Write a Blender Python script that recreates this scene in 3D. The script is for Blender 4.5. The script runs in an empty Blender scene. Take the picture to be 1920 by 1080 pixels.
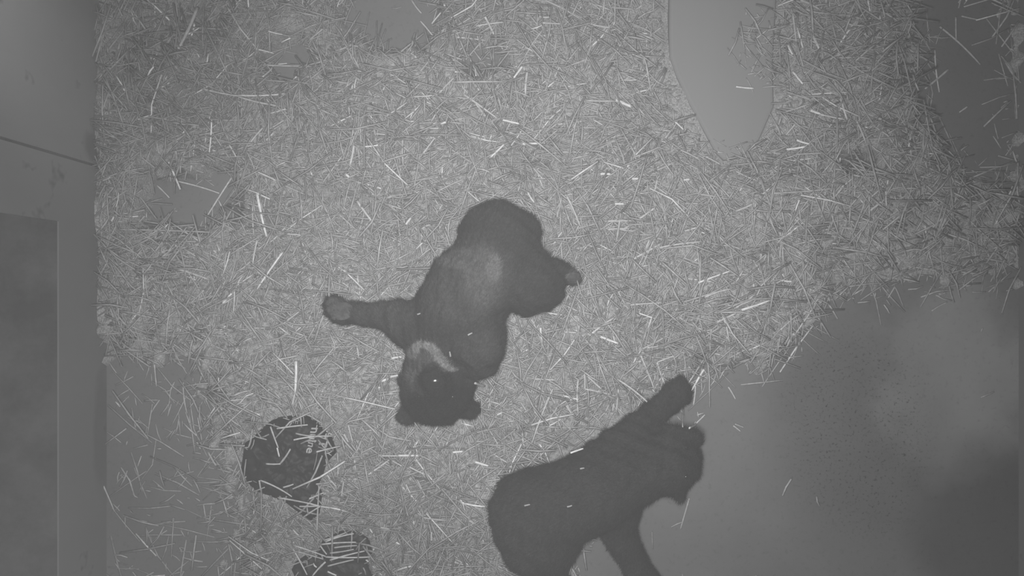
import bpy, bmesh, math, random
import numpy as np
from mathutils import Vector, Matrix, Quaternion
from mathutils.bvhtree import BVHTree

SC = bpy.context.scene
COL = SC.collection
R = random.Random(11)
rng = np.random.default_rng(11)

# ------------------------------------------------------------------ camera, world, light, exposure
H = 2.2                 # height of the den camera above the floor
K = 0.0015              # metres of floor per pixel of the 1920 px frame
cam_d = bpy.data.cameras.new('den_camera')
cam_d.sensor_width = 36.0
cam_d.lens = 36.0 * H / (1920 * K)
cam_d.clip_start = 0.02
cam = bpy.data.objects.new('den_camera', cam_d)
cam.location = (0, 0, H)
COL.objects.link(cam)
SC.camera = cam

world = bpy.data.worlds.new('den_air')
SC.world = world
world.use_nodes = True
wn = world.node_tree
for n in list(wn.nodes):
    wn.nodes.remove(n)
wo = wn.nodes.new('ShaderNodeOutputWorld')
wb = wn.nodes.new('ShaderNodeBackground')
wb.inputs['Color'].default_value = (0, 0, 0, 1)
wv = wn.nodes.new('ShaderNodeVolumeScatter')          # dusty air in front of the infrared lamp
wv.inputs['Color'].default_value = (1, 1, 1, 1)
wv.inputs['Density'].default_value = 0.0218
wv.inputs['Anisotropy'].default_value = 0.0
wn.links.new(wb.outputs[0], wo.inputs['Surface'])
wn.links.new(wv.outputs[0], wo.inputs['Volume'])


def lamp(name, loc, aim, power, radius, angle=None, blend=1.0):
    kind = 'SPOT' if angle else 'POINT'
    l = bpy.data.lights.new(name, kind)
    l.energy = power
    l.shadow_soft_size = radius
    if angle:
        l.spot_size = math.radians(angle)
        l.spot_blend = blend
    o = bpy.data.objects.new(name, l)
    o.location = loc
    d = Vector(aim) - Vector(loc)
    o.rotation_euler = d.to_track_quat('-Z', 'Y').to_euler()
    COL.objects.link(o)
    return o


lamp('infrared_lamp', (0.0, 0.09, 2.24), (0.0, 0.05, 0), 78, 0.07, 64, 1.0)
lamp('infrared_flood', (-0.08, -0.13, 2.24), (-0.02, -0.15, 0), 84, 0.10, 172, 1.0)
lamp('wall_fill', (-0.72, 0.86, 0.92), (-1.14, 0.60, 0.42), 8.0, 0.06, 44, 1.0)  # unseen fill light added to brighten the upper left wall

SC.view_settings.view_transform = 'Standard'
SC.view_settings.look = 'None'
SC.view_settings.exposure = 0.0
SC.view_settings.gamma = 1.0
SC.view_settings.use_curve_mapping = False


# ------------------------------------------------------------------ helpers
def at(px, py, z=0.0):
    s = (H - z) / H * K
    return Vector(((px - 960) * s, (540 - py) * s, z))


def link(name, me, mats=(), parent=None):
    o = bpy.data.objects.new(name, me)
    for m in (mats if isinstance(mats, (list, tuple)) else [mats]):
        o.data.materials.append(m)
    COL.objects.link(o)
    if parent:
        o.parent = parent
    return o


def tag(o, label=None, cat=None, group=None, kind=None):
    if label: o['label'] = label
    if cat: o['category'] = cat
    if group: o['group'] = group
    if kind: o['kind'] = kind
    return o


def empty(name, loc):
    o = bpy.data.objects.new(name, None)
    o.empty_display_size = 0.05
    o.location = loc
    COL.objects.link(o)
    return o


def np_mesh(name, verts, faces, tones=None, smooth=False, mat_index=None):
    """faces: array (n, k) of one face size, or list of such arrays"""
    me = bpy.data.meshes.new(name)
    if not isinstance(faces, list):
        faces = [faces]
    verts = np.asarray(verts, np.float32)
    me.vertices.add(len(verts))
    me.vertices.foreach_set('co', verts.ravel())
    loops = np.concatenate([f.ravel() for f in faces]).astype(np.int32)
    sizes = np.concatenate([np.full(len(f), f.shape[1]) for f in faces]).astype(np.int32)
    starts = np.concatenate([[0], np.cumsum(sizes)[:-1]]).astype(np.int32)
    me.loops.add(len(loops))
    me.loops.foreach_set('vertex_index', loops)
    me.polygons.add(len(sizes))
    me.polygons.foreach_set('loop_start', starts)
    me.polygons.foreach_set('loop_total', sizes)
    if smooth:
        me.polygons.foreach_set('use_smooth', np.ones(len(sizes), bool))
    if mat_index is not None:
        me.polygons.foreach_set('material_index', np.asarray(mat_index, np.int32))
    if tones is not None:
        a = me.attributes.new('tone', 'FLOAT', 'POINT')
        a.data.foreach_set('value', np.asarray(tones, np.float32))
    me.update(calc_edges=True)
    me.validate()
    return me


def bm_mesh(name, bm, smooth=False):
    me = bpy.data.meshes.new(name)
    bm.normal_update()
    bm.to_mesh(me)
    bm.free()
    if smooth:
        for p in me.polygons:
            p.use_smooth = True
    return me


def box(bm, x0, x1, y0, y1, z0, z1):
    m = Matrix.Translation(((x0 + x1) / 2, (y0 + y1) / 2, (z0 + z1) / 2)) @ Matrix.Diagonal((x1 - x0, y1 - y0, z1 - z0, 1))
    return bmesh.ops.create_cube(bm, size=1, matrix=m)


# smooth random field used for ground relief, straw direction and tone
class Field:
    def __init__(self, scale, n=7, seed=0):
        g = np.random.default_rng(seed)
        a = g.uniform(0, 2 * np.pi, n)
        f = g.uniform(0.5, 1.6, n) / scale
        self.kx, self.ky, self.ph = np.cos(a) * f * 2 * np.pi, np.sin(a) * f * 2 * np.pi, g.uniform(0, 2 * np.pi, n)
        self.n = n

    def __call__(self, x, y):
        x = np.asarray(x, float)[..., None]
        y = np.asarray(y, float)[..., None]
        return np.sin(x * self.kx + y * self.ky + self.ph).sum(-1) / math.sqrt(self.n / 2)


def poly_sd(poly, x, y):
    """signed distance (negative inside) to a polygon given in the same units"""
    x = np.asarray(x, float); y = np.asarray(y, float)
    d = np.full(x.shape, 1e9); inside = np.zeros(x.shape, bool)
    n = len(poly)
    for i in range(n):
        x0, y0 = poly[i]; x1, y1 = poly[(i + 1) % n]
        ex, ey = x1 - x0, y1 - y0
        t = np.clip(((x - x0) * ex + (y - y0) * ey) / (ex * ex + ey * ey + 1e-12), 0, 1)
        d = np.minimum(d, np.hypot(x - x0 - t * ex, y - y0 - t * ey))
        c = (y0 > y) != (y1 > y)
        xi = x0 + (y - y0) / (y1 - y0 if y1 != y0 else 1e-9) * ex
        inside ^= c & (x < xi)
    return np.where(inside, -d, d)


# ------------------------------------------------------------------ materials
def new_mat(name):
    m = bpy.data.materials.new(name)
    m.use_nodes = True
    nt = m.node_tree
    b = nt.nodes['Principled BSDF']
    return m, nt, b


def grey(v):
    return (v, v, v, 1)


def mix_noise(nt, lo, hi, scale, detail=5, rough=0.6, pmin=0.35, pmax=0.65, coord='Object', vec_scale=None):
    tc = nt.nodes.new('ShaderNodeTexCoord')
    src = tc.outputs[coord]
    if vec_scale:
        mp = nt.nodes.new('ShaderNodeMapping')
        mp.inputs['Scale'].default_value = vec_scale
        nt.links.new(src, mp.inputs['Vector'])
        src = mp.outputs['Vector']
    n = nt.nodes.new('ShaderNodeTexNoise')
    n.inputs['Scale'].default_value = scale
    n.inputs['Detail'].default_value = detail
    n.inputs['Roughness'].default_value = rough
    nt.links.new(src, n.inputs['Vector'])
    r = nt.nodes.new('ShaderNodeValToRGB')
    r.color_ramp.elements[0].position = pmin
    r.color_ramp.elements[1].position = pmax
    r.color_ramp.elements[0].color = grey(lo)
    r.color_ramp.elements[1].color = grey(hi)
    nt.links.new(n.outputs[0], r.inputs[0])
    return r.outputs[0], n.outputs[0]


def mult(nt, a, b):
    m = nt.nodes.new('ShaderNodeMix')
    m.data_type = 'RGBA'
    m.blend_type = 'MULTIPLY'
    m.inputs[0].default_value = 1.0
    nt.links.new(a, m.inputs[6])
    nt.links.new(b, m.inputs[7])
    return m.outputs[2]


def bump(nt, b, h, strength, dist):
    n = nt.nodes.new('ShaderNodeBump')
    n.inputs['Strength'].default_value = strength
    n.inputs['Distance'].default_value = dist
    nt.links.new(h, n.inputs['Height'])
    nt.links.new(n.outputs[0], b.inputs['Normal'])


def blotch(nt, centre, radius, depth, scale=3.0, wob=0.5):
    """a patch of its own shape: 1 outside, depth inside, ragged by noise; world metres"""
    tc = nt.nodes.new('ShaderNodeTexCoord')
    n = nt.nodes.new('ShaderNodeTexNoise')
    n.inputs['Scale'].default_value = scale
    n.inputs['Detail'].default_value = 4
    nt.links.new(tc.outputs['Object'], n.inputs['Vector'])
    mp = nt.nodes.new('ShaderNodeMapping')
    mp.inputs['Location'].default_value = [-c / r for c, r in zip(centre, radius)]
    mp.inputs['Scale'].default_value = [1 / r for r in radius]
    nt.links.new(tc.outputs['Object'], mp.inputs['Vector'])
    ln = nt.nodes.new('ShaderNodeVectorMath'); ln.operation = 'LENGTH'
    nt.links.new(mp.outputs[0], ln.inputs[0])
    ad = nt.nodes.new('ShaderNodeMath'); ad.operation = 'MULTIPLY_ADD'
    nt.links.new(n.outputs[0], ad.inputs[0]); ad.inputs[1].default_value = wob
    nt.links.new(ln.outputs['Value'], ad.inputs[2])
    mr = nt.nodes.new('ShaderNodeMapRange')
    mr.interpolation_type = 'SMOOTHSTEP'
    mr.inputs['From Min'].default_value = 0.55 + wob * 0.5
    mr.inputs['From Max'].default_value = 1.05 + wob * 0.5
    mr.inputs['To Min'].default_value = depth
    mr.inputs['To Max'].default_value = 1.0
    nt.links.new(ad.outputs[0], mr.inputs['Value'])
    cb = nt.nodes.new('ShaderNodeCombineColor')
    for i in range(3):
        nt.links.new(mr.outputs[0], cb.inputs[i])
    return cb.outputs[0]


def mat_floor():
    m, nt, b = new_mat('worn_concrete')
    c, h = mix_noise(nt, 0.175, 0.215, 2.2)
    c2, _ = mix_noise(nt, 0.82, 1.0, 60, 5, 0.7, 0.30, 0.45)            # scattered grit
    c = mult(nt, c, c2)
    x, y, _ = at(1610, 800)
    # speckled droppings and soil trodden into the middle of the bare floor
    sp, _ = mix_noise(nt, 0.30, 1.0, 110, 5, 0.7, 0.36, 0.44)
    inv = blotch(nt, (x, y, 0), (0.24, 0.34, 1), 0.0, 4, 0.9)
    mx = nt.nodes.new('ShaderNodeMix'); mx.data_type = 'RGBA'
    nt.links.new(inv, mx.inputs[0]); nt.links.new(sp, mx.inputs[6]); mx.inputs[7].default_value = grey(1)
    c = mult(nt, c, mx.outputs[2])
    c = mult(nt, c, blotch(nt, (x, y + 0.02, 0), (0.30, 0.42, 1), 0.80, 3, 0.6))
    x, y, _ = at(1850, 985)
    c = mult(nt, c, blotch(nt, (x, y, 0), (0.27, 0.32, 1), 0.52, 2, 0.8))   # darker patch in the corner
    x, y, _ = at(1800, 130)
    c = mult(nt, c, blotch(nt, (x, y, 0), (0.24, 0.42, 1), 0.80, 3, 0.5))   # slightly darker patch by the far corner
    x, y, _ = at(1785, 715)
    c = mult(nt, c, blotch(nt, (x, y, 0), (0.26, 0.32, 1), 1.6, 5, 1.1))   # paler patch
    nt.links.new(c, b.inputs['Base Color'])
    b.inputs['Roughness'].default_value = 0.9
    b.inputs['Specular IOR Level'].default_value = 0.15
    bump(nt, b, h, 0.15, 0.01)
    return m


def mat_board(name, lo, hi, stretch, spots=True):
    m, nt, b = new_mat(name)
    c, h = mix_noise(nt, lo, hi, 3, 6, 0.6, 0.3, 0.7, vec_scale=stretch)
    if spots:
        s, _ = mix_noise(nt, 0.55, 1.0, 9, 3, 0.6, 0.27, 0.36)
        c = mult(nt, c, s)
        c = mult(nt, c, blotch(nt, (XL, 0.385, 0.06), (1, 0.05, 0.07), 0.6, 14, 0.8))   # darker blotch by the seam
        c = mult(nt, c, blotch(nt, (XL, -0.40, 0.02), (1, 0.22, 0.06), 0.75, 9, 0.8))
    nt.links.new(c, b.inputs['Base Color'])
    b.inputs['Roughness'].default_value = 0.75
    b.inputs['Specular IOR Level'].default_value = 0.2
    bump(nt, b, h, 0.1, 0.004)
    return m


def mat_plain(name, v, rough=0.6, spec=0.3, noise=None):
    m, nt, b = new_mat(name)
    b.inputs['Base Color'].default_value = grey(v)
    b.inputs['Roughness'].default_value = rough
    b.inputs['Specular IOR Level'].default_value = spec
    if noise:
        c, h = mix_noise(nt, v * (1 - noise[1]), v * (1 + noise[1]), noise[0])
        nt.links.new(c, b.inputs['Base Color'])
        bump(nt, b, h, noise[2], 0.004)
    return m


def mat_tone(name, rough, spec, gain=1.0, nscale=60, amp=0.25, bmp=0.0):
    """colour from the per-vertex tone, painted sheen and dimming included, varied by fine noise"""
    m, nt, b = new_mat(name)
    at_ = nt.nodes.new('ShaderNodeAttribute')
    at_.attribute_name = 'tone'
    c, h = mix_noise(nt, gain * (1 - amp), gain * (1 + amp), nscale, 3)
    nt.links.new(mult(nt, at_.outputs['Color'], c), b.inputs['Base Color'])
    b.inputs['Roughness'].default_value = rough
    b.inputs['Specular IOR Level'].default_value = spec
    if bmp:
        bump(nt, b, h, bmp, 0.01)
    return m


XL = -1.14
M_FLOOR = mat_floor()
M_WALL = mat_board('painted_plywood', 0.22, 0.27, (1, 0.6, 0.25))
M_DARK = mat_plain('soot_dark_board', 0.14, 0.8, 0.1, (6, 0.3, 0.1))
M_BOARD = mat_board('pale_plank', 0.285, 0.31, (1, 0.25, 1), False)
M_CHAFF = mat_tone('chaff', 0.85, 0.15, 1.0, 240, 0.35, 0.5)
M_STRAW = mat_tone('straw', 0.42, 0.45, 1.0, 90, 0.18)
M_FUR = mat_tone('black_fur', 0.7, 0.12, 1.0, 120, 0.25)
M_SKIN = mat_tone('bear_hide', 0.8, 0.1, 1.0, 160, 0.3, 0.4)
M_NOSE = mat_plain('wet_black_skin', 0.012, 0.18, 0.6)
M_EYE = mat_plain('dark_eye', 0.01, 0.08, 0.7)
M_PAD = mat_plain('paw_pad_skin', 0.10, 0.7, 0.2, (80, 0.3, 0.4))
M_CLAW = mat_plain('claw_horn', 0.06, 0.35, 0.4)
M_SACK = mat_plain('dark_printed_plastic', 0.016, 0.5, 0.2, (30, 0.4, 0.3))
M_PRINT = mat_plain('white_print', 0.5, 0.6, 0.2)

# ------------------------------------------------------------------ the room
XL, XR, YB, YF, ZT = -1.14, 1.425, 1.55, -1.55, 2.7
bm = bmesh.new(); box(bm, XL - 0.9, XR + 0.1, YF - 0.05, YB + 0.05, -0.06, 0.0)
tag(link('floor', bm_mesh('floor', bm), M_FLOOR), 'bare worn concrete floor of the den', 'floor', kind='structure')
SILL, JAMB, SEAM, TH = 0.232, 0.168, 0.335, 0.004
bm = bmesh.new()
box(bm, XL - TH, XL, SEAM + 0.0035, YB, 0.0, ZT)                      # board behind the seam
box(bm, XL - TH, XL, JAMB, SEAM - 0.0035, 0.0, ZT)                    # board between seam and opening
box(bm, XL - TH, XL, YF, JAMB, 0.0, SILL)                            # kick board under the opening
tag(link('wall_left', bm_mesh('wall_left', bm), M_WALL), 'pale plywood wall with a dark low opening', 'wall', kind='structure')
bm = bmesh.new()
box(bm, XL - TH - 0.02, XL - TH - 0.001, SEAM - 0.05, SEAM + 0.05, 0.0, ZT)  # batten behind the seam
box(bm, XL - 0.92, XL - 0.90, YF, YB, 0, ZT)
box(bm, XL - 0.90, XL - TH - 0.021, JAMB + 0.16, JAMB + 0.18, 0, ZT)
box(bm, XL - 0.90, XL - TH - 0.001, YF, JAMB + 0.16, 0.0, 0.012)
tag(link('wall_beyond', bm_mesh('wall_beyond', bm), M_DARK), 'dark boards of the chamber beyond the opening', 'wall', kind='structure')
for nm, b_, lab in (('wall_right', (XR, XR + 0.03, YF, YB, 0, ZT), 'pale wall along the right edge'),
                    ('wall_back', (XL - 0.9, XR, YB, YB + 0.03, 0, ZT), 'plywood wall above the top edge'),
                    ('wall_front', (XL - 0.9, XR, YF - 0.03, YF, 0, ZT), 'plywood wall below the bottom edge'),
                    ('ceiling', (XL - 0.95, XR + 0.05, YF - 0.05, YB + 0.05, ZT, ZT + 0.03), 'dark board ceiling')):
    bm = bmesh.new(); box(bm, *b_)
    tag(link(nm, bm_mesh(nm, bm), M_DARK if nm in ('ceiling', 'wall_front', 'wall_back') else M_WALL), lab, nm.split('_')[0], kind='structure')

# ------------------------------------------------------------------ where the straw lies thick and where the floor shows
BARE = [
    ([(1305, 705), (1345, 680), (1420, 690), (1470, 655), (1520, 585), (1600, 556), (1720, 545), (1990, 520), (1990, 1150), (1210, 1150), (1120, 1150), (1060, 1060), (1100, 1000), (1190, 900), (1270, 800)], 46, 1.0),
    ([(1020, 860), (1080, 770), (1180, 720), (1290, 690), (1330, 720), (1290, 830), (1150, 880)], 60, 0.42),
    ([(1672, -40), (1712, 60), (1690, 150), (1748, 268), (1820, 345), (1895, 345), (1915, 180), (1885, -40)], 80, 1.0),
    ([(630, -260), (805, -260), (825, 50), (800, 92), (690, 92), (650, 50)], 34, 1.0),
    ([(500, 88), (585, 82), (600, 125), (545, 148), (497, 130)], 26, 0.95),
    ([(290, 335), (450, 322), (455, 400), (385, 428), (275, 425)], 34, 0.95),
    ([(870, 82), (940, 78), (950, 135), (880, 145)], 24, 0.7),
    ([(150, 700), (245, 690), (250, 830), (225, 1150), (150, 1150)], 60, 1.0),
    ([(210, 660), (380, 660), (430, 830), (470, 960), (480, 1150), (200, 1150)], 110, 0.84),
    ([(230, -40), (480, -40), (400, 60), (260, 120)], 90, 0.5),
    ([(1560, 300), (1620, 295), (1620, 320), (1560, 320)], 26, 0.8),
    ([(1520, 450), (1990, 400), (1990, 560), (1560, 590)], 80, 0.5),
]
BOARD = [(1258, -240), (1255, 60), (1256, 105), (1268, 140), (1290, 188), (1318, 240), (1342, 285), (1358, 300), (1390, 296), (1425, 262), (1452, 200), (1450, 120), (1470, -240)]
f1, f2, f3, f4 = Field(0.09, 9, 1), Field(0.30, 7, 2), Field(0.5, 7, 3), Field(0.05, 9, 4)


def pxy(x, y):
    return 960 + np.asarray(x) / K, 540 - np.asarray(y) / K


def mask(x, y):
    px, py = pxy(x, y)
    j = 16 * f1(x, y) + 9 * f4(x, y)
    m = np.ones(np.shape(px))
    for poly, soft, dep in BARE:
        d = poly_sd(poly, px, py) + j * min(1, soft / 110)
        m = m * (1 - dep * np.clip(0.5 - d / soft, 0, 1))
    return m


def height(x, y):
    """top of the chaff layer above the floor, metres"""
    px, py = pxy(x, y)
    m = mask(x, y)
    pile = 0.045 * np.exp(-((px - 1600) / 190) ** 2 - ((py - 170) / 190) ** 2)
    pile = pile + 0.035 * np.exp(-((px - 1480) / 260) ** 2 - ((py - 360) / 60) ** 2)
    pile = pile * np.clip(poly_sd(BOARD, px, py) / 40, 0, 1)
    pile = pile + 0.030 * np.exp(-((px - 300) / 120) ** 2 - ((py - 220) / 260) ** 2)
    nest = 0.018 * np.clip((np.hypot((px - 920) / 1.1, py - 560) - 200) / 260, 0, 1)
    m = m * (1 - 0.25 * (poly_sd(BOARD, px, py) < -6))
    return (0.030 + nest + 0.005 * f2(x, y) + 0.003 * f1(x, y) + pile) * (m - 0.48) / 0.52


def ground(x, y):
    return np.maximum(0.0, height(x, y))


# ------------------------------------------------------------------ pale plank half buried in straw
bm = bmesh.new()
top = [bm.verts.new(at(px, py, 0.062)) for px, py in BOARD]
f = bm.faces.new(top)
ret = bmesh.ops.extrude_face_region(bm, geom=[f])
for v in ret['geom']:
    if isinstance(v, bmesh.types.BMVert):
        v.co.z = 0.002
bmesh.ops.recalc_face_normals(bm, faces=bm.faces)
edges = [e for e in bm.edges if all(v.co.z > 0.06 for v in e.verts)]
bmesh.ops.bevel(bm, geom=edges, offset=0.010, segments=3, affect='EDGES', profile=0.6)
board = tag(link('plank', bm_mesh('plank', bm), M_BOARD), 'smooth pale plank end sticking out of the straw at the top edge', 'plank')
board_sd = [(tuple(at(px, py, 0.062))[:2]) for px, py in BOARD]

# ------------------------------------------------------------------ printed sack and torn sack scrap
SACK = [(452, 878), (456, 850), (459, 831), (476, 818), (490, 804), (505, 791), (518, 783), (540, 780), (572, 776), (592, 790), (606, 806), (622, 822), (629, 850), (612, 868), (606, 890), (597, 910), (606, 926), (604, 945), (600, 962), (584, 977), (562, 962), (538, 944), (512, 932), (481, 921), (462, 902)]
SCRAP = [(546, 1066), (554, 1050), (574, 1039), (590, 1040), (600, 1026), (606, 1010), (640, 994), (668, 990), (692, 1008), (700, 1034), (690, 1052), (706, 1100), (690, 1130), (575, 1130)]
sack_w = [tuple(at(px, py, 0.05))[:2] for px, py in SACK]
scrap_w = [tuple(at(px, py, 0.045))[:2] for px, py in SCRAP]
fs1, fs2 = Field(0.07, 6, 21), Field(0.025, 8, 22)


def sheet_z(poly, x, y, base, dome):
    d = -poly_sd(poly, x, y)
    w = np.clip(d / 0.07, 0, 1)
    s = np.sqrt(np.clip(1 - (1 - w) ** 2, 0, 1))
    fold = 0.5 * np.abs(fs1(x, y)) * 0.014 + 0.0035 * np.abs(fs2(x, y))
    return base + dome * s - fold * s * 0.7


def sheet(name, poly, base, dome, mat, parent=None):
    xs = [p[0] for p in poly]; ys = [p[1] for p in poly]
    # polar grid around the centroid keeps the outline exact
    cx, cy = sum(xs) / len(xs), sum(ys) / len(ys)
    P = []
    n = len(poly)
    for i in range(n):
        a, b = poly[i], poly[(i + 1) % n]
        for k in range(8):
            t = k / 8
            P.append((a[0] + (b[0] - a[0]) * t, a[1] + (b[1] - a[1]) * t))
    P = np.array(P); N = len(P); rings = 26
    V = []
    for r_ in range(rings + 1):
        s = 1 - r_ / rings
        q = np.stack([cx + (P[:, 0] - cx) * s, cy + (P[:, 1] - cy) * s], 1)
        V.append(np.column_stack([q, sheet_z(poly, q[:, 0], q[:, 1], base, dome)]))
    skirt = np.column_stack([P, np.full(N, base - 0.03)])
    V = np.concatenate([skirt] + V)
    F = []
    for r_ in range(rings + 1):
        for i in range(N):
            a = r_ * N + i; b = r_ * N + (i + 1) % N
            F.append((a, b, b + N, a + N))
    bottom = np.arange(N)[::-1][None]
    return link(name, np_mesh(name, V, [np.array(F), bottom], smooth=True), mat, parent)


SB, SD = 0.050, 0.040
sack = empty('printed_sack', at(540, 870, 0.0))
inv = Matrix.Translation(-sack.location)
o = sheet('plastic_skin', sack_w, SB, SD, M_SACK, sack); o.matrix_parent_inverse = inv
tag(sack, 'crumpled dark plastic sack with white printed letters, straw strewn over it', 'sack')
scrap = sheet('sack_scrap', scrap_w, 0.050, 0.024, M_SACK)
tag(scrap, 'dark torn sack scrap poking from under straw at the bottom edge', 'sack')


def lettering(text, px, py, deg, size_px, name, bold=0.0, shear=0.0):
    cu = bpy.data.curves.new(name, 'FONT')
    cu.body = text
    cu.size = size_px * K * 1.35
    cu.offset = bold
    cu.shear = shear
    cu.space_character = 1.02
    cu.align_x = 'LEFT'
    to = bpy.data.objects.new(name, cu)
    COL.objects.link(to)
    dg = bpy.context.evaluated_depsgraph_get()
    me = bpy.data.meshes.new_from_object(to.evaluated_get(dg))
    bpy.data.objects.remove(to)
    bm = bmesh.new(); bm.from_mesh(me)
    bmesh.ops.triangulate(bm, faces=bm.faces)
    bmesh.ops.subdivide_edges(bm, edges=[e for e in bm.edges if e.calc_length() > 0.006], cuts=2)
    a = math.radians(deg)
    p0 = at(px, py, SB + SD)
    for v in bm.verts:
        x, y = v.co.x, v.co.y
        X = p0.x + x * math.cos(a) - y * math.sin(a)
        Y = p0.y + x * math.sin(a) + y * math.cos(a)
        v.co = (X, Y, float(sheet_z(sack_w, np.array(X), np.array(Y), SB, SD)) + 0.0035)
    bm.to_mesh(me); bm.free()
    o = link(name, me, M_PRINT, sack)
    o.matrix_parent_inverse = inv
    return o


tag(lettering('nuine', 582, 803, -101, 15, 'lettering', 0.0006, 0.0), 'large white letters nuine')
tag(lettering('NE', 548, 778, -95, 10, 'lettering'), 'small white letters NE')
tag(lettering('A', 606, 812, -100, 14, 'lettering', 0.0004), 'white letter A')
tag(lettering('T', 598, 827, -100, 14, 'lettering', 0.0008), 'white letter T')
tag(lettering('Y', 607, 846, -100, 13, 'lettering'), 'white letter Y')


# ------------------------------------------------------------------ bears
class Bear:
    """one continuous body grown from chains of rounded volumes"""
    def __init__(self, name, tone):
        self.bm = bmesh.new(); self.name = name; self.tone0 = tone; self.spots = []

    def ball(self, c, r, sc=(1, 1, 1), rot=0.0):
        m = Matrix.Translation(c) @ Matrix.Rotation(rot, 4, 'Z') @ Matrix.Diagonal((r * sc[0], r * sc[1], r * sc[2], 1))
        bmesh.ops.create_icosphere(self.bm, subdivisions=3, radius=1.0, matrix=m)

    def chain(self, nodes, flat=1.0):
        pts = [(at(n[0], n[1], n[2]), n[3] * K * (H - n[2]) / H) for n in nodes]
        for (a, ra), (b, rb) in zip(pts, pts[1:]):
            n = max(2, int((a - b).length / (0.25 * min(ra, rb))))
            for i in range(n + 1):
                t = i / n
                self.ball(a.lerp(b, t), ra + (rb - ra) * t, (1, 1, flat))

    def spot(self, px, py, z, r, tone, sc=1.0):
        self.spots.append((np.array(at(px, py, z)), r, tone))

    def build(self, root, voxel=0.006, smooth=10):
        me = bpy.data.meshes.new(self.name); self.bm.to_mesh(me); self.bm.free()
        tmp = bpy.data.objects.new('tmp', me); COL.objects.link(tmp)
        md = tmp.modifiers.new('r', 'REMESH'); md.mode = 'VOXEL'; md.voxel_size = voxel
        sm = tmp.modifiers.new('s', 'SMOOTH'); sm.factor = 0.5; sm.iterations = smooth
        dg = bpy.context.evaluated_depsgraph_get()
        out = bpy.data.meshes.new_from_object(tmp.evaluated_get(dg))
        bpy.data.objects.remove(tmp)
        n = len(out.vertices)
        co = np.empty(n * 3, np.float32); out.vertices.foreach_get('co', co); co = co.reshape(-1, 3)
        no = np.empty(n * 3, np.float32); out.vertices.foreach_get('normal', no); no = no.reshape(-1, 3)
        g = Field(0.05, 8, 31)
        co = co + no * (0.0022 * (g(co[:, 0] + co[:, 2], co[:, 1] - co[:, 2])))[:, None]
        co[:, 2] = np.maximum(co[:, 2], 0.004)
        out.vertices.foreach_set('co', co.ravel().astype(np.float32))
        tone = self.tones(co)
        a = out.attributes.new('tone', 'FLOAT', 'POINT'); a.data.foreach_set('value', tone.astype(np.float32))
        for p in out.polygons: p.use_smooth = True
        out.update()
        self.mesh = out
        body = link('body', out, M_SKIN, root)
        body.matrix_parent_inverse = Matrix.Translation(-root.location)
        self.bvh = BVHTree.FromObject(body, bpy.context.evaluated_depsgraph_get()) if False else BVHTree.FromPolygons([tuple(v) for v in co], [tuple(p.vertices) for p in out.polygons])
        return body

    def tones(self, co):
        t = np.full(len(co), self.tone0)
        for c, r, v in self.spots:
            r = np.atleast_1d(r)
            d = np.linalg.norm((co - c) / r, axis=1)
            w = np.clip(1.25 - d, 0, 0.5) / 0.5
            w = w * w * (3 - 2 * w)
            t = t * (1 - w) + v * w
        return t

    def fur(self, root, count, length, origin, bare=()):
        me = self.mesh
        me.calc_loop_triangles()
        tri = np.empty(len(me.loop_triangles) * 3, np.int32); me.loop_triangles.foreach_get('vertices', tri); tri = tri.reshape(-1, 3)
        n = len(me.vertices)
        co = np.empty(n * 3, np.float32); me.vertices.foreach_get('co', co); co = co.reshape(-1, 3)
        no = np.empty(n * 3, np.float32); me.vertices.foreach_get('normal', no); no = no.reshape(-1, 3)
        A, B, C = co[tri[:, 0]], co[tri[:, 1]], co[tri[:, 2]]
        area = np.linalg.norm(np.cross(B - A, C - A), axis=1)
        g = np.random.default_rng(5)
        pick = g.choice(len(tri), count, p=area / area.sum())
        u, v = g.random(count), g.random(count)
        s = u + v > 1; u[s] = 1 - u[s]; v[s] = 1 - v[s]
        P = A[pick] + (B - A)[pick] * u[:, None] + (C - A)[pick] * v[:, None]
        Nn = no[tri[pick, 0]]
        keep = P[:, 2] > 0.012
        for c, r in bare:
            keep &= np.linalg.norm(P - np.array(c), axis=1) > r
        P, Nn = P[keep], Nn[keep]; m = len(P)
        flow = P - np.array(origin)[None]
        flow += g.normal(0, 0.35, (m, 3)) * np.linalg.norm(flow, axis=1)[:, None]
        flow -= Nn * (flow * Nn).sum(1)[:, None]
        flow /= np.linalg.norm(flow, axis=1)[:, None] + 1e-9
        d = flow * 0.85 + Nn * g.uniform(0.25, 0.75, m)[:, None]
        d /= np.linalg.norm(d, axis=1)[:, None]
        L = length * g.uniform(0.6, 1.3, m)
        side = np.cross(d, Nn); side /= np.linalg.norm(side, axis=1)[:, None] + 1e-9
        w = g.uniform(0.0006, 0.0011, m)
        tip = P + d * L[:, None] - Nn * (L * 0.12)[:, None]
        tip[:, 2] = np.maximum(tip[:, 2], 0.006)
        V = np.stack([P - side * w[:, None], P + side * w[:, None], tip], 1).reshape(-1, 3)
        F = np.arange(m * 3).reshape(-1, 3)
        t = np.repeat(self.tones(P) * g.uniform(0.7, 1.3, m), 3)
        o = link('fur', np_mesh('fur', V, F, t), M_FUR, root)
        o.matrix_parent_inverse = Matrix.Translation(-root.location)
        return o

    def top(self, x, y, default=0.0):
        h = self.bvh.ray_cast(Vector((x, y, 1.5)), Vector((0, 0, -1)))
        return h[0].z if h[0] is not None else default

    def hit(self, px, py):
        """surface point and normal seen at a frame position"""
        o = Vector((0, 0, H))
        d = (at(px, py, 0) - o).normalized()
        h = self.bvh.ray_cast(o, d)
        return h[0], h[1]


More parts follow.
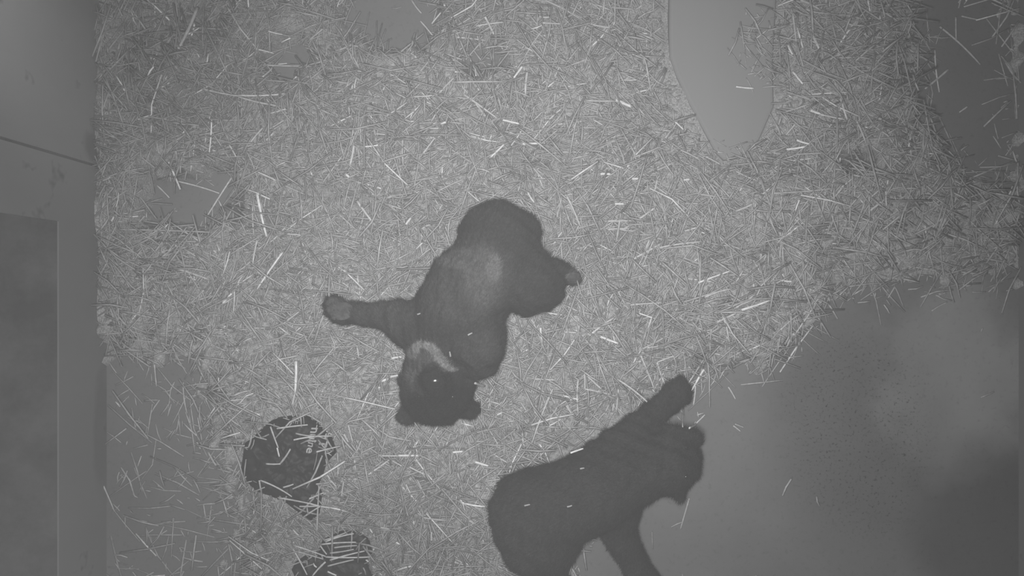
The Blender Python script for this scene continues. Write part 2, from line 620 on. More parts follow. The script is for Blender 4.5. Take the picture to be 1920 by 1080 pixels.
def oval(name, c, r, sc, mat, root, normal=None, seg=24):
    bm = bmesh.new()
    q = Vector((0, 0, 1)).rotation_difference(normal or Vector((0, 0, 1))).to_matrix().to_4x4()
    m = Matrix.Translation(c) @ q @ Matrix.Diagonal((r * sc[0], r * sc[1], r * sc[2], 1))
    bmesh.ops.create_uvsphere(bm, u_segments=seg, v_segments=seg // 2, radius=1, matrix=m)
    o = link(name, bm_mesh(name, bm, True), mat, root)
    o.matrix_parent_inverse = Matrix.Translation(-root.location)
    return o


def claw(p, direction, length, root):
    bm = bmesh.new()
    rings = []
    d = direction.normalized()
    sidev = d.cross(Vector((0, 0, 1))).normalized()
    upv = sidev.cross(d)
    for i in range(6):
        t = i / 5
        c = p + d * (length * t) - Vector((0, 0, 1)) * (length * 0.35 * t * t)
        r_ = 0.0042 * (1 - t) + 0.0004
        rings.append([bm.verts.new(c + sidev * math.cos(a) * r_ * 0.7 + upv * math.sin(a) * r_) for a in [k * math.pi / 4 for k in range(8)]])
    for a, b in zip(rings, rings[1:]):
        for k in range(8):
            bm.faces.new((a[k], a[(k + 1) % 8], b[(k + 1) % 8], b[k]))
    bm.faces.new(rings[0][::-1]); bm.faces.new(rings[-1])
    o = link('claw', bm_mesh('claw', bm, True), M_CLAW, root)
    o.matrix_parent_inverse = Matrix.Translation(-root.location)


# --- cub on its back: head towards the bottom, one foreleg stretched to the left
c1 = empty('bear_cub', at(880, 560, 0.0))
tag(c1, 'black bear cub lying on its back, pale crescent at throat, one foreleg stretched out', 'bear')
b1 = Bear('cub_on_its_back', 0.034)
b1.chain([(930, 452, .105, 72), (938, 470, .11, 74), (925, 500, .12, 76), (884, 542, .125, 84), (850, 596, .125, 80), (832, 640, .12, 70), (822, 690, .11, 60)])
b1.chain([(930, 448, .115, 70), (968, 440, .10, 44)])                  # far hind thigh tucked up
b1.chain([(950, 500, .10, 70), (990, 532, .11, 60), (1012, 540, .10, 46)])   # near hind thigh
b1.chain([(1010, 530, .09, 42), (1040, 510, .075, 24), (1064, 514, .06, 18), (1080, 522, .05, 13)])   # hind foot
b1.chain([(796, 614, .125, 50), (768, 610, .12, 44), (738, 594, .10, 31), (700, 592, .08, 23), (668, 590, .065, 20), (640, 586, .058, 22), (626, 578, .056, 20)])
for tx, ty in ((606, 572), (612, 562), (622, 560), (609, 585), (620, 598)):    # toes of the stretched paw
    b1.chain([(632, 580, .056, 14), (tx + 5, ty + 2, .06, 8)])
b1.chain([(880, 600, .15, 52), (902, 622, .15, 44), (903, 660, .15, 41), (900, 678, .15, 34)])   # folded foreleg
b1.chain([(900, 664, .17, 34), (874, 656, .20, 26), (858, 650, .205, 20)])
b1.chain([(818, 700, .105, 62), (818, 732, .10, 66)])                  # skull
b1.ball(at(818, 742, .105), 0.088, (1.02, .88, .95))
b1.ball(at(782, 718, .10), 0.050); b1.ball(at(856, 722, .10), 0.050)   # cheeks
b1.chain([(816, 726, .15, 42), (815, 718, .195, 30), (814, 712, .222, 24)])   # muzzle
b1.chain([(812, 704, .17, 30), (810, 696, .195, 20)])                  # lower jaw
b1.ball(at(776, 752, .135), 0.030); b1.ball(at(858, 752, .135), 0.030) # brows
for ex, ey in ((760, 780), (882, 769)):
    b1.chain([(816 + (ex - 816) * .65, 740 + (ey - 740) * .65, .075, 20), (ex, ey, .07, 17)])
    b1.ball(at(ex, ey, .07), 0.025, (1, .8, 1))
b1.spot(880, 530, .21, (.12, .11, .14), 0.060)  # belly fur lighter, its sheen painted into the tone here and below
b1.spot(905, 522, .21, (.045, .08, .12), 0.10)
b1.spot(925, 505, .21, (.020, .035, .1), 0.16)
b1.spot(868, 488, .21, (.07, .028, .1), 0.10)
b1.spot(720, 595, .12, (.09, .05, .1), 0.056)
b1.spot(900, 655, .2, (.05, .05, .1), 0.05)
b1.spot(830, 765, .14, (.11, .075, .2), 0.010)
b1.spot(790, 692, .18, (.055, .06, .12), 0.085)
b1.spot(816, 714, .22, (.05, .04, .06), 0.014)
b1.spot(640, 580, .07, (.03, .025, .06), 0.09)
b1.spot(1078, 520, .06, (.03, .03, .05), 0.09)
for i in range(16):                                                    # the pale crescent at the throat
    t = i / 15
    px = 772 + 76 * t
    py = 668 - 26 * math.sin(math.pi * min(1, t * 1.12) ** 0.8) + 24 * t * t
    b1.spot(px, py, .17, (.016, .010 - .004 * t, .2), 0.24)
b1.build(c1)
head1 = at(818, 745, .1)
b1.fur(c1, 60000, 0.015, (head1.x, head1.y - .03, .1))
p, nrm = b1.hit(816, 716)
oval('nose', p, 0.021, (1.1, .8, .55), M_NOSE, c1, nrm)
for ex, ey in ((784, 744), (850, 744)):
    p, nrm = b1.hit(ex, ey)
    oval('eye', p - nrm * 0.002, 0.0085, (1, 1, .9), M_EYE, c1, nrm)
p, nrm = b1.hit(640, 583)
pad = oval('paw_pad', p - nrm * 0.002, 0.030, (1.15, .85, .22), M_PAD, c1, nrm)
for tx, ty in ((612, 566), (619, 561), (626, 562), (613, 580), (622, 594)):
    p, nrm = b1.hit(tx + 3, ty + 1)
    if p:
        oval('toe_pad', p, 0.010, (1, .9, .4), M_PAD, c1, nrm, 14)
        claw(p, Vector((-1, (580 - ty) * .04, -.1)), 0.016, c1)
p, nrm = b1.hit(1072, 519)
oval('paw_pad', p, 0.020, (1.3, .7, .25), M_PAD, c1, nrm)

# --- cub crawling away at the bottom, both forelegs spread
c2 = empty('bear_cub', at(1120, 920, 0.0))
tag(c2, 'plain black bear cub sprawled at the bottom edge, forelegs spread wide', 'bear')
b2 = Bear('sprawled_cub', 0.030)
b2.chain([(1000, 962, .115, 82), (1012, 1000, .11, 80)])
b2.chain([(1004, 966, .12, 82), (1060, 944, .13, 78), (1126, 914, .13, 78), (1168, 892, .125, 66), (1206, 880, .12, 60)])
b2.chain([(1012, 1005, .10, 78), (1026, 1040, .08, 44), (1030, 1100, .05, 34), (1070, 1118, .035, 28)])
b2.chain([(1140, 880, .12, 60), (1170, 848, .11, 50), (1198, 806, .09, 31), (1238, 768, .06, 23), (1262, 744, .045, 25), (1270, 738, .045, 25)], 0.9)
b2.chain([(1150, 930, .12, 58), (1156, 985, .10, 36), (1184, 1046, .07, 26), (1214, 1092, .05, 26), (1232, 1118, .04, 27)], 0.95)
for tx, ty in ((1284, 716), (1292, 727), (1294, 740), (1291, 752), (1279, 713)):
    b2.chain([(1270, 737, .04, 14), (tx - 5, ty + 1, .034, 9)])
b2.chain([(1210, 876, .125, 58), (1250, 868, .12, 61)])
b2.ball(at(1256, 866, .13), 0.082, (1, 1, .85))
b2.chain([(1260, 868, .10, 46), (1284, 862, .07, 30), (1293, 858, .05, 22)])
b2.chain([(1262, 826, .14, 28), (1298, 822, .13, 19)]); b2.ball(at(1296, 822, .13), 0.026, (1, .8, 1))
b2.chain([(1258, 898, .14, 26), (1272, 920, .13, 15), (1278, 934, .125, 8)])
b2.build(c2)
b2.fur(c2, 55000, 0.015, tuple(at(1290, 860, .13)))
oval('nose', at(1311, 857, .045), 0.014, (.7, 1, .8), M_NOSE, c2)
for ey in (838, 894):
    p, nrm = b2.hit(1288, ey)
    if p: oval('eye', p - nrm * .003, 0.008, (1, 1, .9), M_EYE, c2, nrm)
for tx, ty in ((1284, 716), (1292, 727), (1294, 740), (1291, 752), (1279, 713)):
    claw(at(tx, ty, .035), Vector((1, .5, -.1)), 0.016, c2)


# ------------------------------------------------------------------ straw
def surface(x, y, cubs=True):
    """height of whatever a stalk would rest on"""
    z = float(ground(np.array(x), np.array(y)))
    if poly_sd(board_sd, np.array(x), np.array(y)) < 0.004: z = max(z, 0.063)
    if poly_sd(sack_w, np.array(x), np.array(y)) < 0: z = max(z, float(sheet_z(sack_w, np.array(x), np.array(y), SB, SD)))
    if poly_sd(scrap_w, np.array(x), np.array(y)) < 0: z = max(z, float(sheet_z(scrap_w, np.array(x), np.array(y), 0.050, 0.024)))
    if cubs: z = max(z, b1.top(x, y), b2.top(x, y))
    return z


def stalk_batch(x, y, z0, ang, length, width, tilt, bend, roll_tone, secs=3):
    """flattened stalks with a slight bend -> verts (n*secs*4, 3), quads"""
    n = len(x)
    t = np.linspace(-0.5, 0.5, secs)
    dx, dy = np.cos(ang), np.sin(ang)
    sx, sy = -dy, dx
    V = np.empty((n, secs, 4, 3))
    for i, tt in enumerate(t):
        off = bend * (0.25 - tt * tt) * length
        cx = x + dx * tt * length + sx * off
        cy = y + dy * tt * length + sy * off
        cz = z0 + tilt * tt * length
        taper = 1.0 - 0.25 * abs(tt)
        for k, (a, b) in enumerate(((1, 0), (0, 1), (-1, 0), (0, -1))):
            V[:, i, k, 0] = cx + sx * width * 0.5 * a * taper
            V[:, i, k, 1] = cy + sy * width * 0.5 * a * taper
            V[:, i, k, 2] = cz + width * 0.30 * b * taper
    idx = np.arange(n * secs * 4).reshape(n, secs, 4)
    Q = []
    for i in range(secs - 1):
        for k in range(4):
            kk = (k + 1) % 4
            Q.append(np.stack([idx[:, i, k], idx[:, i, kk], idx[:, i + 1, kk], idx[:, i + 1, k]], 1))
    Q.append(idx[:, 0, ::-1]); Q.append(idx[:, -1, :])
    return V.reshape(-1, 3), np.concatenate(Q), np.repeat(roll_tone, secs * 4)


# the layer nobody could count: chaff base plus stalks, one object
nx, ny = 300, 230
gx, gy = np.meshgrid(np.linspace(XL + 0.002, XR - 0.002, nx), np.linspace(YF * .87, YB * .87, ny))
gz = height(gx, gy)
def under(x, y):
    return np.array([b1.top(a, b, -1) > 0 or b2.top(a, b, -1) > 0 for a, b in zip(np.ravel(x), np.ravel(y))], bool)


hollow = (under(gx, gy) | (poly_sd(sack_w, gx, gy) < -0.012).ravel() | (poly_sd(scrap_w, gx, gy) < -0.012).ravel()).reshape(gx.shape)
gz = np.where(hollow, np.minimum(gz, 0.0015), gz)      # pressed flat under the cubs and sacks
gV = np.column_stack([gx.ravel(), gy.ravel(), np.maximum(gz.ravel(), -0.02)])
ii = np.arange(nx * ny).reshape(ny, nx)
gF = np.stack([ii[:-1, :-1].ravel(), ii[:-1, 1:].ravel(), ii[1:, 1:].ravel(), ii[1:, :-1].ravel()], 1)
keepf = gV[gF][:, :, 2].max(1) > -0.004
gF = gF[keepf]
def lamp_dimming(x, y):
    # straw colour dimmed by region to counter lamp light: top, lower middle, right heap
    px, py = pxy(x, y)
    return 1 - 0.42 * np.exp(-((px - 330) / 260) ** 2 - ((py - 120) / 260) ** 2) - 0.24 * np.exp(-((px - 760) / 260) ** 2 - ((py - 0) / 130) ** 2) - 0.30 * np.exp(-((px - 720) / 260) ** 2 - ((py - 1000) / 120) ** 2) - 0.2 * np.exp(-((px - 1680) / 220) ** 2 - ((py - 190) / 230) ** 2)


gT = lamp_dimming(gx, gy).ravel() * 0.40 + 0.03 * f2(gx, gy).ravel() + 0.02 * f4(gx, gy).ravel()


def scatter(n, lmin, lmax, wmin, wmax, lift, seed, tone, spread):
    g = np.random.default_rng(seed)
    x = g.uniform(XL + .01, XR - .01, n * 2); y = g.uniform(-1.3, 1.3, n * 2)
    m = mask(x, y)
    keep = (g.random(len(x)) < m ** 1.1 * 0.98 + 0.0012)
    L_ = g.uniform(0, 1, len(x)) ** 1.6 * (lmax - lmin) + lmin
    keep &= poly_sd(board_sd, x, y) > 0.008 + L_ * np.where(x < at(1370, 0).x, 0.46, 0.15)
    px, py = pxy(x, y)
    onb = (((px - 1418) / 52) ** 2 + ((py - 105) / 62) ** 2 < 1 + 0.3 * f4(x, y)) & (L_ < 0.09)
    onb |= (py > 282 + 10 * f4(x, y)) & (poly_sd(board_sd, x, y) < 0.03) & (L_ < 0.06)
    keep |= onb & (g.random(len(x)) < 0.8)
    d_s = np.minimum(poly_sd(sack_w, x, y), poly_sd(scrap_w, x, y))
    keep &= (d_s > L_ * 0.12) | ((d_s > -0.028) & (g.random(len(x)) < 0.22))
    keep[keep] = ~under(x[keep], y[keep])
    x, y, L = x[keep][:n], y[keep][:n], L_[keep][:n]; m = m[keep][:n]
    k = len(x)
    ang = 1.3 * f3(x, y) + 0.8 * f2(x, y) + g.normal(0, spread, k)
    w = g.uniform(wmin, wmax, k)
    # keep whole stalks inside the wall
    ex = np.abs(np.cos(ang)) * L / 2
    x = np.clip(x, XL + 0.006 + ex, XR - 0.006 - ex)
    zb = ground(x, y)
    zb = np.where(poly_sd(board_sd, x, y) < 0.01, np.maximum(zb, 0.064), zb)
    zb = np.where(poly_sd(sack_w, x, y) < 0.004, np.maximum(zb, sheet_z(sack_w, x, y, SB, SD) + 0.003), zb)
    zb = np.where(poly_sd(scrap_w, x, y) < 0.004, np.maximum(zb, sheet_z(scrap_w, x, y, 0.050, 0.024) + 0.003), zb)
    z = zb + w * 0.3 + g.exponential(lift, k) + 0.001
    tilt = g.normal(0, 0.10, k) * np.clip(z / (L + .01), 0, 1.5)
    tilt = np.clip(tilt, -(z - .002) / (L * .5), (z - .002) / (L * .5))
    t = g.normal(tone, tone * 0.15, k).clip(0.16, 0.75) * lamp_dimming(x, y)
    bright = g.random(k) < 0.02
    t[bright] = 0.85
    return stalk_batch(x, y, z, ang, L, w, tilt, g.normal(0, 0.16, k), t)


parts = [scatter(15000, 0.045, 0.17, 0.0032, 0.0064, 0.0055, 3, 0.44, 0.75),
         scatter(23500, 0.010, 0.05, 0.0022, 0.0055, 0.004, 4, 0.46, 1.5)]
V, F, T, off = [gV], [gF], [gT], len(gV)
nf = [len(gF)]
for v, q, t in parts:
    V.append(v); F.append(q + off); T.append(t); off += len(v); nf.append(len(q))
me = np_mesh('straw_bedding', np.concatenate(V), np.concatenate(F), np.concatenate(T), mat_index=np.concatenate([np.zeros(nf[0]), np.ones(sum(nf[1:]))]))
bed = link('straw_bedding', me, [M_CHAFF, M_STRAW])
tag(bed, 'thick layer of loose chopped straw covering most of the floor', 'straw', kind='stuff')

# single stalks that stand out: (crop origin) then x0, y0, x1, y1, width, tone in 4.8x crop pixels
TR = {
 (180, 0): [(910,70,740,440,28,1),(885,200,860,320,13,3),(1180,60,1300,260,16,1),(1300,260,1440,430,14,1),(1550,280,1680,310,14,2),(1440,440,1600,480,14,2),(1500,585,1860,595,14,1),(1640,578,1720,570,12,2),(1500,690,1590,610,14,2),(960,800,1290,865,14,1),(1280,858,1730,840,16,2),(1280,870,1660,955,16,1),(1570,1020,1710,980,14,2),(380,1075,500,1035,11,2)],
 (580, 0): [(0,360,120,260,16,1),(270,450,380,400,13,1),(920,0,1010,120,16,1),(1000,190,1110,320,14,2),(1335,225,1450,160,13,1),(1500,235,1760,200,14,2),(1580,150,1670,330,20,2),(1330,335,1590,365,16,2),(1570,435,1790,420,12,2),(1710,380,1750,460,12,2),(1310,645,1385,645,13,3),(1490,590,1500,685,11,3),(1300,700,1160,850,20,1),(1300,740,1740,735,18,1),(940,870,1110,858,14,2),(680,1050,880,920,14,2),(1390,850,1690,1065,18,2),(1920,590,1840,700,20,3),(1000,640,1110,490,14,1)],
 (980, 0): [(175,275,20,510,16,1),(310,350,290,460,16,1),(40,650,25,850,22,2),(330,600,290,690,14,2),(620,400,560,570,18,1),(200,0,350,70,18,1),(630,220,790,245,14,2),(840,895,980,960,28,3),(570,905,830,910,20,1),(620,30,700,90,16,1),(150,150,240,155,14,2),(180,205,370,215,14,2),(820,70,1000,85,14,1),(1075,300,1120,302,14,3),(980,890,1100,1040,18,1),(1140,330,1250,245,12,2),(890,720,1030,718,16,2)],
 (1380, 0): [(510,110,545,400,14,2),(690,320,750,440,24,2),(470,405,510,490,20,3),(510,645,600,755,18,3),(580,0,760,90,20,1),(1030,5,920,50,16,1),(890,740,945,890,20,1),(945,890,1000,1075,20,2),(670,995,760,1025,22,3),(760,1030,980,1075,16,2),(1790,450,1830,830,14,2),(1910,625,1700,800,20,1),(430,1010,660,935,13,1),(1010,215,1210,235,12,1),(0,780,160,795,15,3),(770,790,920,860,12,1),(1834,240,2198,580,18,1),(1978,154,1982,374,12,1),(2030,145,2190,180,9,1),(2080,960,2010,1010,10,2)],
 (180, 225): [(1450,665,1535,1050,24,3),(700,545,1110,660,15,2),(1220,520,975,905,15,2),(550,590,660,700,13,2),(465,695,450,910,16,2),(1260,750,1140,970,12,1),(190,985,1020,1010,15,1),(580,870,690,980,14,1),(1460,470,1640,555,14,2),(1700,590,1880,670,16,1),(1410,770,1420,1040,16,1),(1040,0,1020,290,12,3),(545,180,570,300,14,1),(720,280,735,490,15,1),(1200,225,1260,330,12,2),(60,545,130,515,11,2),(170,850,140,910,14,3),(1500,70,1390,200,12,2),(1690,0,1560,80,14,1),(1720,1025,1840,1035,12,2)],
 (580, 225): [(1115,40,1230,20,26,3),(490,240,620,225,15,3),(400,230,365,410,24,2),(1130,160,1020,310,15,2),(1000,72,1200,75,13,2),(840,160,845,410,16,1),(1750,220,1630,335,17,3),(1440,115,1580,150,14,2),(430,730,590,945,22,2),(700,700,830,665,24,1),(1400,620,1545,745,14,2),(1150,645,1390,530,14,1),(330,490,360,515,22,3),(870,940,915,880,20,3),(1740,0,1890,35,20,3),(460,60,465,200,14,1),(440,260,455,420,13,1),(600,125,690,132,13,2)],
 (980, 225): [(0,215,200,205,20,3),(395,680,520,960,15,2),(350,700,295,930,14,1),(45,650,110,750,15,3),(700,487,790,487,22,3),(1050,890,1190,790,20,2),(740,912,980,908,15,2),(770,985,960,975,14,2),(90,425,180,530,14,2),(500,975,660,930,16,1),(830,755,910,755,20,3),(985,530,1040,525,22,3),(1370,15,1445,85,13,3),(1210,450,1360,380,18,1),(1650,330,1780,400,13,2),(1420,270,1600,360,15,1),(1210,540,1190,630,12,2),(1450,540,1500,530,18,3),(640,0,740,60,13,2),(1600,670,1740,690,18,1)],
 (1380, 225): [(545,180,660,215,18,3),(455,265,620,240,20,3),(1600,35,1555,240,15,3),(570,720,535,815,13,3),(1200,820,1305,735,20,2),(1220,690,1330,590,14,2),(330,660,900,612,15,1),(0,820,150,755,24,1),(145,780,145,910,15,1),(530,40,450,135,14,2),(1080,0,1170,210,16,1),(1330,30,1280,200,13,1),(515,365,680,345,15,2),(0,460,200,550,15,1),(480,1035,520,985,14,2),(1350,640,1355,775,12,2),(1070,580,1065,690,13,1),(1700,310,1710,410,12,1)],
 (180, 450): [(1680,110,1450,440,18,3),(1450,0,1410,230,15,2),(700,250,1000,350,18,2),(710,40,780,140,13,2),(1140,570,1220,480,20,3),(1245,460,1235,660,15,2),(970,450,840,580,15,1),(900,740,780,950,14,1),(200,610,215,830,13,1),(215,900,310,980,10,2),(240,740,295,920,12,1),(1340,290,1270,400,14,2),(1175,110,1155,250,14,1),(1680,760,1850,630,12,2),(1320,730,1400,820,13,1),(130,620,170,790,12,1)],
 (580, 610): [(630,505,710,480,26,3),(730,465,800,450,22,3),(740,300,830,285,20,3),(430,200,445,300,15,2),(175,640,215,960,13,1),(350,900,390,1050,14,2),(310,980,350,1050,20,2),(600,650,530,770,24,1),(660,100,680,60,12,2),(1490,520,1580,550,20,2),(1690,805,1740,780,14,3)],
 (980, 450): [(1580,385,1880,275,18,3),(970,185,1240,35,20,2),(1110,100,1140,0,18,2),(1230,70,1610,15,16,2),(1640,515,1880,440,18,2),(970,585,1260,565,14,2),(600,860,820,700,20,2),(700,870,860,930,22,3),(160,790,180,970,18,3),(380,830,480,835,18,2),(1050,660,1200,710,14,3),(670,560,620,680,14,1),(1080,980,1320,850,18,1),(1120,970,1300,940,13,2),(1750,740,1920,660,22,2),(1700,800,1690,1030,15,1),(1530,740,1620,860,14,1),(1450,160,1630,230,14,1),(1270,295,1220,350,13,1),(540,570,560,690,12,1)],
 (1380, 450): [(700,600,525,860,17,2),(520,840,450,970,20,2),(0,610,170,490,13,2),(50,630,300,545,22,3),(400,810,600,650,13,2),(400,365,525,375,17,3),(740,530,700,580,13,2),(800,520,790,590,10,1),(1430,420,1370,520,10,1),(1760,640,1900,560,12,1),(305,970,380,965,11,1),(410,20,395,180,12,1)],
 (180, 675): [(1800,10,1790,300,26,3),(1790,300,1765,450,17,2),(1570,600,1640,790,13,2),(1630,790,1650,870,13,3),(1530,935,1660,935,11,2),(1660,930,1750,800,17,1),(785,200,820,480,14,1),(905,740,940,800,16,1),(1010,830,1080,950,18,1),(1240,320,1380,275,16,2),(1350,500,1580,430,14,1),(0,1000,165,1360,12,2),(525,40,545,240,11,2)],
 (580, 835): [(530,265,720,130,15,2),(730,130,830,185,12,2),(620,95,800,95,14,2),(800,93,1000,93,20,3),(900,195,1040,262,15,2),(1290,65,1380,55,20,3),(1490,150,1610,185,22,3),(1370,515,1580,550,17,3),(160,265,240,370,14,2),(310,310,430,305,13,2),(310,320,290,460,14,1),(60,350,180,335,11,1),(110,550,360,605,12,2),(640,740,720,755,13,2),(1100,780,1100,860,12,2),(1020,650,1230,675,12,1),(1660,80,1780,155,14,2),(1440,680,1500,710,13,2),(870,350,910,430,13,2),(970,310,1040,450,12,1),(780,875,830,900,13,3)],
 (980, 640): [(1060,120,1190,440,16,2),(1020,185,1090,175,13,3),(1210,190,1280,390,19,2),(1210,190,1370,130,13,2),(850,340,1120,545,17,2),(560,430,850,495,14,2),(555,290,560,430,13,2),(590,320,710,430,17,2),(860,430,840,640,15,2),(820,560,805,660,13,2),(500,340,500,650,15,2),(270,430,80,930,15,2),(370,490,500,525,13,3),(1640,240,1555,385,20,3),(1555,380,1520,450,14,3),(1555,400,1535,580,14,2),(1450,600,1440,770,15,2),(1500,780,1560,750,18,3),(1560,740,1640,660,12,2),(1850,410,1915,520,10,2),(110,340,300,350,13,2),(0,750,25,990,13,2),(380,560,440,650,13,2),(1070,100,1180,150,22,1),(140,410,195,460,15,2),(430,1005,545,965,15,3),(1895,760,1960,810,11,2),(1910,745,1990,775,10,1),(1500,1410,1420,1690,12,1)],
 (480, 860): [(40,200,330,350,14,2),(200,360,500,415,14,2),(500,415,690,455,12,2),(700,455,860,495,12,3),(340,830,470,1070,14,2),(350,800,640,900,14,2),(360,850,620,925,12,1),(590,800,650,880,12,2),(640,765,900,690,14,2),(600,790,920,770,14,2),(640,950,520,1080,16,2),(660,1040,740,1075,12,3),(680,935,1000,850,13,2),(340,655,440,750,13,2),(490,370,630,310,15,2),(450,530,590,440,12,2),(630,750,830,680,13,1),(640,905,1050,905,13,2),(680,870,900,835,13,1),(720,820,930,800,12,1),(660,990,900,930,12,1),(250,265,345,235,11,2),(30,200,55,330,12,2),(560,690,580,250,10,1),(400,440,600,435,11,1)],
 # strewn over and into the printed sack
 (520, 770): [(540,560,720,555,10,1),(-10,330,560,260,18,2),(300,540,1010,470,20,2),(340,420,700,470,16,1),(720,760,1180,650,26,2),(900,420,880,520,10,2)],
}
DIV = {(480, 860): 4.91, (520, 770): 9.82}
TONES = {1: 0.48, 2: 0.62, 3: 0.88}
LMK = [  # landmark zones, first match wins: test in frame pixels, phrase
    (lambda x, y: poly_sd(SACK, x, y) < 6, 'on the printed sack'),
    (lambda x, y: poly_sd(SCRAP, x, y) < 10, 'over the torn sack scrap'),
    (lambda x, y: 400 < x < 760 and y > 970, 'near the torn sack scrap'),
    (lambda x, y: x < 225 and y > 150, 'against the left wall'),
    (lambda x, y: 600 < x < 900 and 850 < y, 'between printed sack and lower cub'),
    (lambda x, y: 440 < x < 700 and 640 < y <= 780, 'above the printed sack'),
    (lambda x, y: 225 <= x < 470 and y > 640, 'on thin straw left of sack'),
    (lambda x, y: 600 < x <= 950 and 760 < y, 'below the upper cub\'s head'),
    (lambda x, y: 560 < x < 770 and 600 < y <= 800, 'under the stretched foreleg'),
    (lambda x, y: 880 < x < 1080 and 590 < y < 900, 'right of the upper cub\'s head'),
    (lambda x, y: 1240 < x < 1350 and 680 < y < 820, 'beside the sprawled cub\'s paw'),
    (lambda x, y: 1080 <= x < 1300 and 640 < y < 880, 'above the sprawled cub\'s foreleg'),
    (lambda x, y: x > 1320 and y > 690, 'on the bare floor'),
    (lambda x, y: 1440 < x and 545 < y <= 690, 'at the edge of the bare floor'),
    (lambda x, y: x > 1690 and y < 300, 'over the dark damp patch'),
    (lambda x, y: 270 < x < 460 and 315 < y < 440, 'over the bare patch by left wall'),
    (lambda x, y: 480 < x < 610 and 50 < y < 160, 'around the small dark gap'),
    (lambda x, y: 630 < x < 830 and y < 110, 'around the top bare patch'),
    (lambda x, y: 1240 < x < 1480 and y < 320, 'beside the pale plank'),
    (lambda x, y: 1480 <= x and y < 230, 'in the heap right of plank'),
    (lambda x, y: 1380 <= x and y < 430, 'below the heap right of plank'),
    (lambda x, y: 1240 <= x and y <= 690, 'between plank and bare floor'),
    (lambda x, y: 1040 <= x <= 1260 and 430 < y <= 640, 'right of the upper cub\'s rump'),
    (lambda x, y: 900 <= x <= 1260 and 300 < y <= 460, 'just above the upper cub\'s rump'),
    (lambda x, y: 900 <= x <= 1260 and 150 < y <= 300, 'between upper cub and top edge'),
    (lambda x, y: 900 <= x <= 1260 and y <= 150, 'left of plank near top edge'),
    (lambda x, y: 600 <= x < 900 and y <= 230, 'below the top bare patch'),
    (lambda x, y: 600 <= x < 900 and y <= 500, 'left of the upper cub\'s rump'),
    (lambda x, y: 225 <= x < 600 and y <= 230, 'in the upper left bedding'),
    (lambda x, y: 225 <= x < 600 and y <= 460, 'between bare patch and left bedding'),
    (lambda x, y: True, 'left of the stretched paw'),
]


def stalk_mesh(L, w, tone, seed):
    g = random.Random(seed)
    bm = bmesh.new()
    segs = 7; sides = 8
    rings = []
    bend = g.gauss(0, 0.035) * L
    node = g.uniform(0.3, 0.7)
    for i in range(segs + 1):
        t = i / segs - 0.5
        r_ = w * 0.5 * (1 - 0.25 * (t + 0.5))
        if abs(t + 0.5 - node) < 0.08: r_ *= 1.18                      # the joint of the stalk
        c = Vector((t * L, bend * (0.25 - t * t) * 4 * 0.5, 0))
        rings.append([bm.verts.new(c + Vector((0, math.cos(a) * r_, math.sin(a) * r_ * 0.62))) for a in [k * 2 * math.pi / sides for k in range(sides)]])
    for a, b in zip(rings, rings[1:]):
        for k in range(sides):
            bm.faces.new((a[k], a[(k + 1) % sides], b[(k + 1) % sides], b[k]))
    bm.faces.new(rings[0][::-1]); bm.faces.new(rings[-1])
    me = bm_mesh('straw_stalk', bm, True)
    at_ = me.attributes.new('tone', 'FLOAT', 'POINT')
    at_.data.foreach_set('value', [tone] * len(me.vertices))
    return me


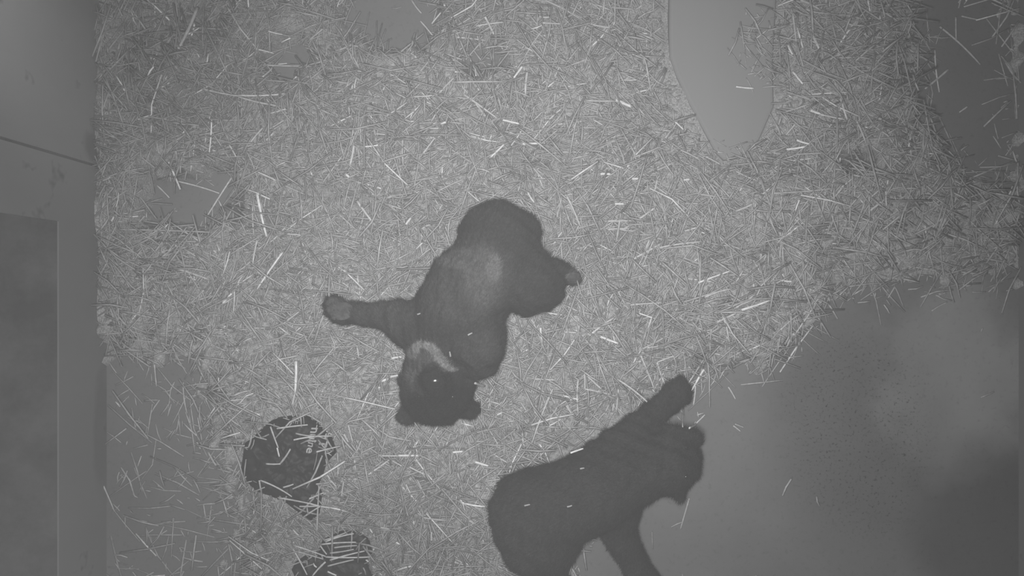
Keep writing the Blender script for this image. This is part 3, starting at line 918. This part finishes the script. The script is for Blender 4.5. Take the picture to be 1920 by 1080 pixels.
stalks = []
seed = 0
for (ox, oy), rows in TR.items():
    dv = DIV.get((ox, oy), 4.8)
    for (x0, y0, x1, y1, w, tn) in rows:
        seed += 1
        p0 = (ox + x0 / dv, oy + y0 / dv); p1 = (ox + x1 / dv, oy + y1 / dv)
        z = 0.04
        a, b = at(*p0, z), at(*p1, z)
        wm = max(0.0045, w / dv * K * 1.05)
        zs = [surface(*(a.lerp(b, t).xy)) for t in (0.02, 0.25, 0.5, 0.75, 0.98)]
        # rest the stalk on the higher support points, ends as low as the middle allows
        za, zb = zs[0], zs[4]
        for t, zz in zip((0.25, 0.5, 0.75), zs[1:4]):
            lift = zz - (za + (zb - za) * t)
            if lift > 0:
                za += lift; zb += lift
        up = wm * 0.35 + 0.013
        a = at(*p0, za + up); b = at(*p1, zb + up)
        d = b - a
        L = d.length
        o = link('straw_stalk', stalk_mesh(L, wm, TONES[tn], seed), M_STRAW)
        o.location = (a + b) / 2
        o.rotation_euler = d.to_track_quat('X', 'Z').to_euler()
        mx, my = (p0[0] + p1[0]) / 2, (p0[1] + p1[1]) / 2
        where = next(ph for fn, ph in LMK if fn(np.array(mx), np.array(my)))
        ang = math.degrees(math.atan2(-(p1[1] - p0[1]), p1[0] - p0[0])) % 180
        way = 'horizontal' if ang < 22 or ang > 158 else 'vertical' if 68 < ang < 112 else 'right-leaning' if ang < 90 else 'left-leaning'
        lp = math.hypot(p1[0] - p0[0], p1[1] - p0[1])
        size = 'long' if lp > 52 else 'short' if lp < 27 else 'mid-length'
        shine = {1: 'dull', 2: 'pale', 3: 'bright'}[tn]
        stalks.append((o, where, '%s %s %s' % (size, shine, way), mx, my))
by = {}
for s in stalks:
    by.setdefault((s[1], s[2]), []).append(s)
ORD = ['first', 'second', 'third', 'fourth', 'fifth', 'sixth', 'seventh', 'eighth', 'ninth']
for (where, desc), lst in by.items():
    lst.sort(key=lambda s: s[3])
    for i, s in enumerate(lst):
        lab = '%s straw stalk %s' % (desc, where)
        if len(lst) > 1:
            lab += ', %s from the left' % ORD[i]
        tag(s[0], lab, 'straw', 'loose straw stalks ' + where)

# loose bits of straw lying on the cubs
for i, (px, py, dx, dy, L, who, lab) in enumerate((
        (991, 950, 1, -.15, .020, b2, 'tiny straw bit on the sprawled cub\'s rump'),
        (1069, 948, .9, .3, .016, b2, 'tiny straw bit on the middle of the sprawled cub\'s back'),
        (1091, 881, .9, .3, .014, b2, 'tiny straw bit near the sprawled cub\'s shoulder'),
        (880, 624, .9, .4, .016, b1, 'tiny straw bit on the upper cub\'s folded foreleg'),
        (848, 662, .3, .9, .018, b1, 'tiny straw bit caught between throat and folded foreleg'),
        (788, 588, .9, .3, .012, b1, 'tiny straw bit at the upper cub\'s armpit'))):
    p, nrm = who.hit(px, py)
    o = link('straw_stalk', stalk_mesh(L * .8, 0.0042, 0.5, 900 + i), M_STRAW)
    o.location = p + nrm * 0.007
    d = Vector((dx, dy, 0)); d = (d - nrm * d.dot(nrm)).normalized()
    o.rotation_euler = d.to_track_quat('X', 'Z').to_euler()
    tag(o, lab, 'straw', 'straw bits on the cubs')
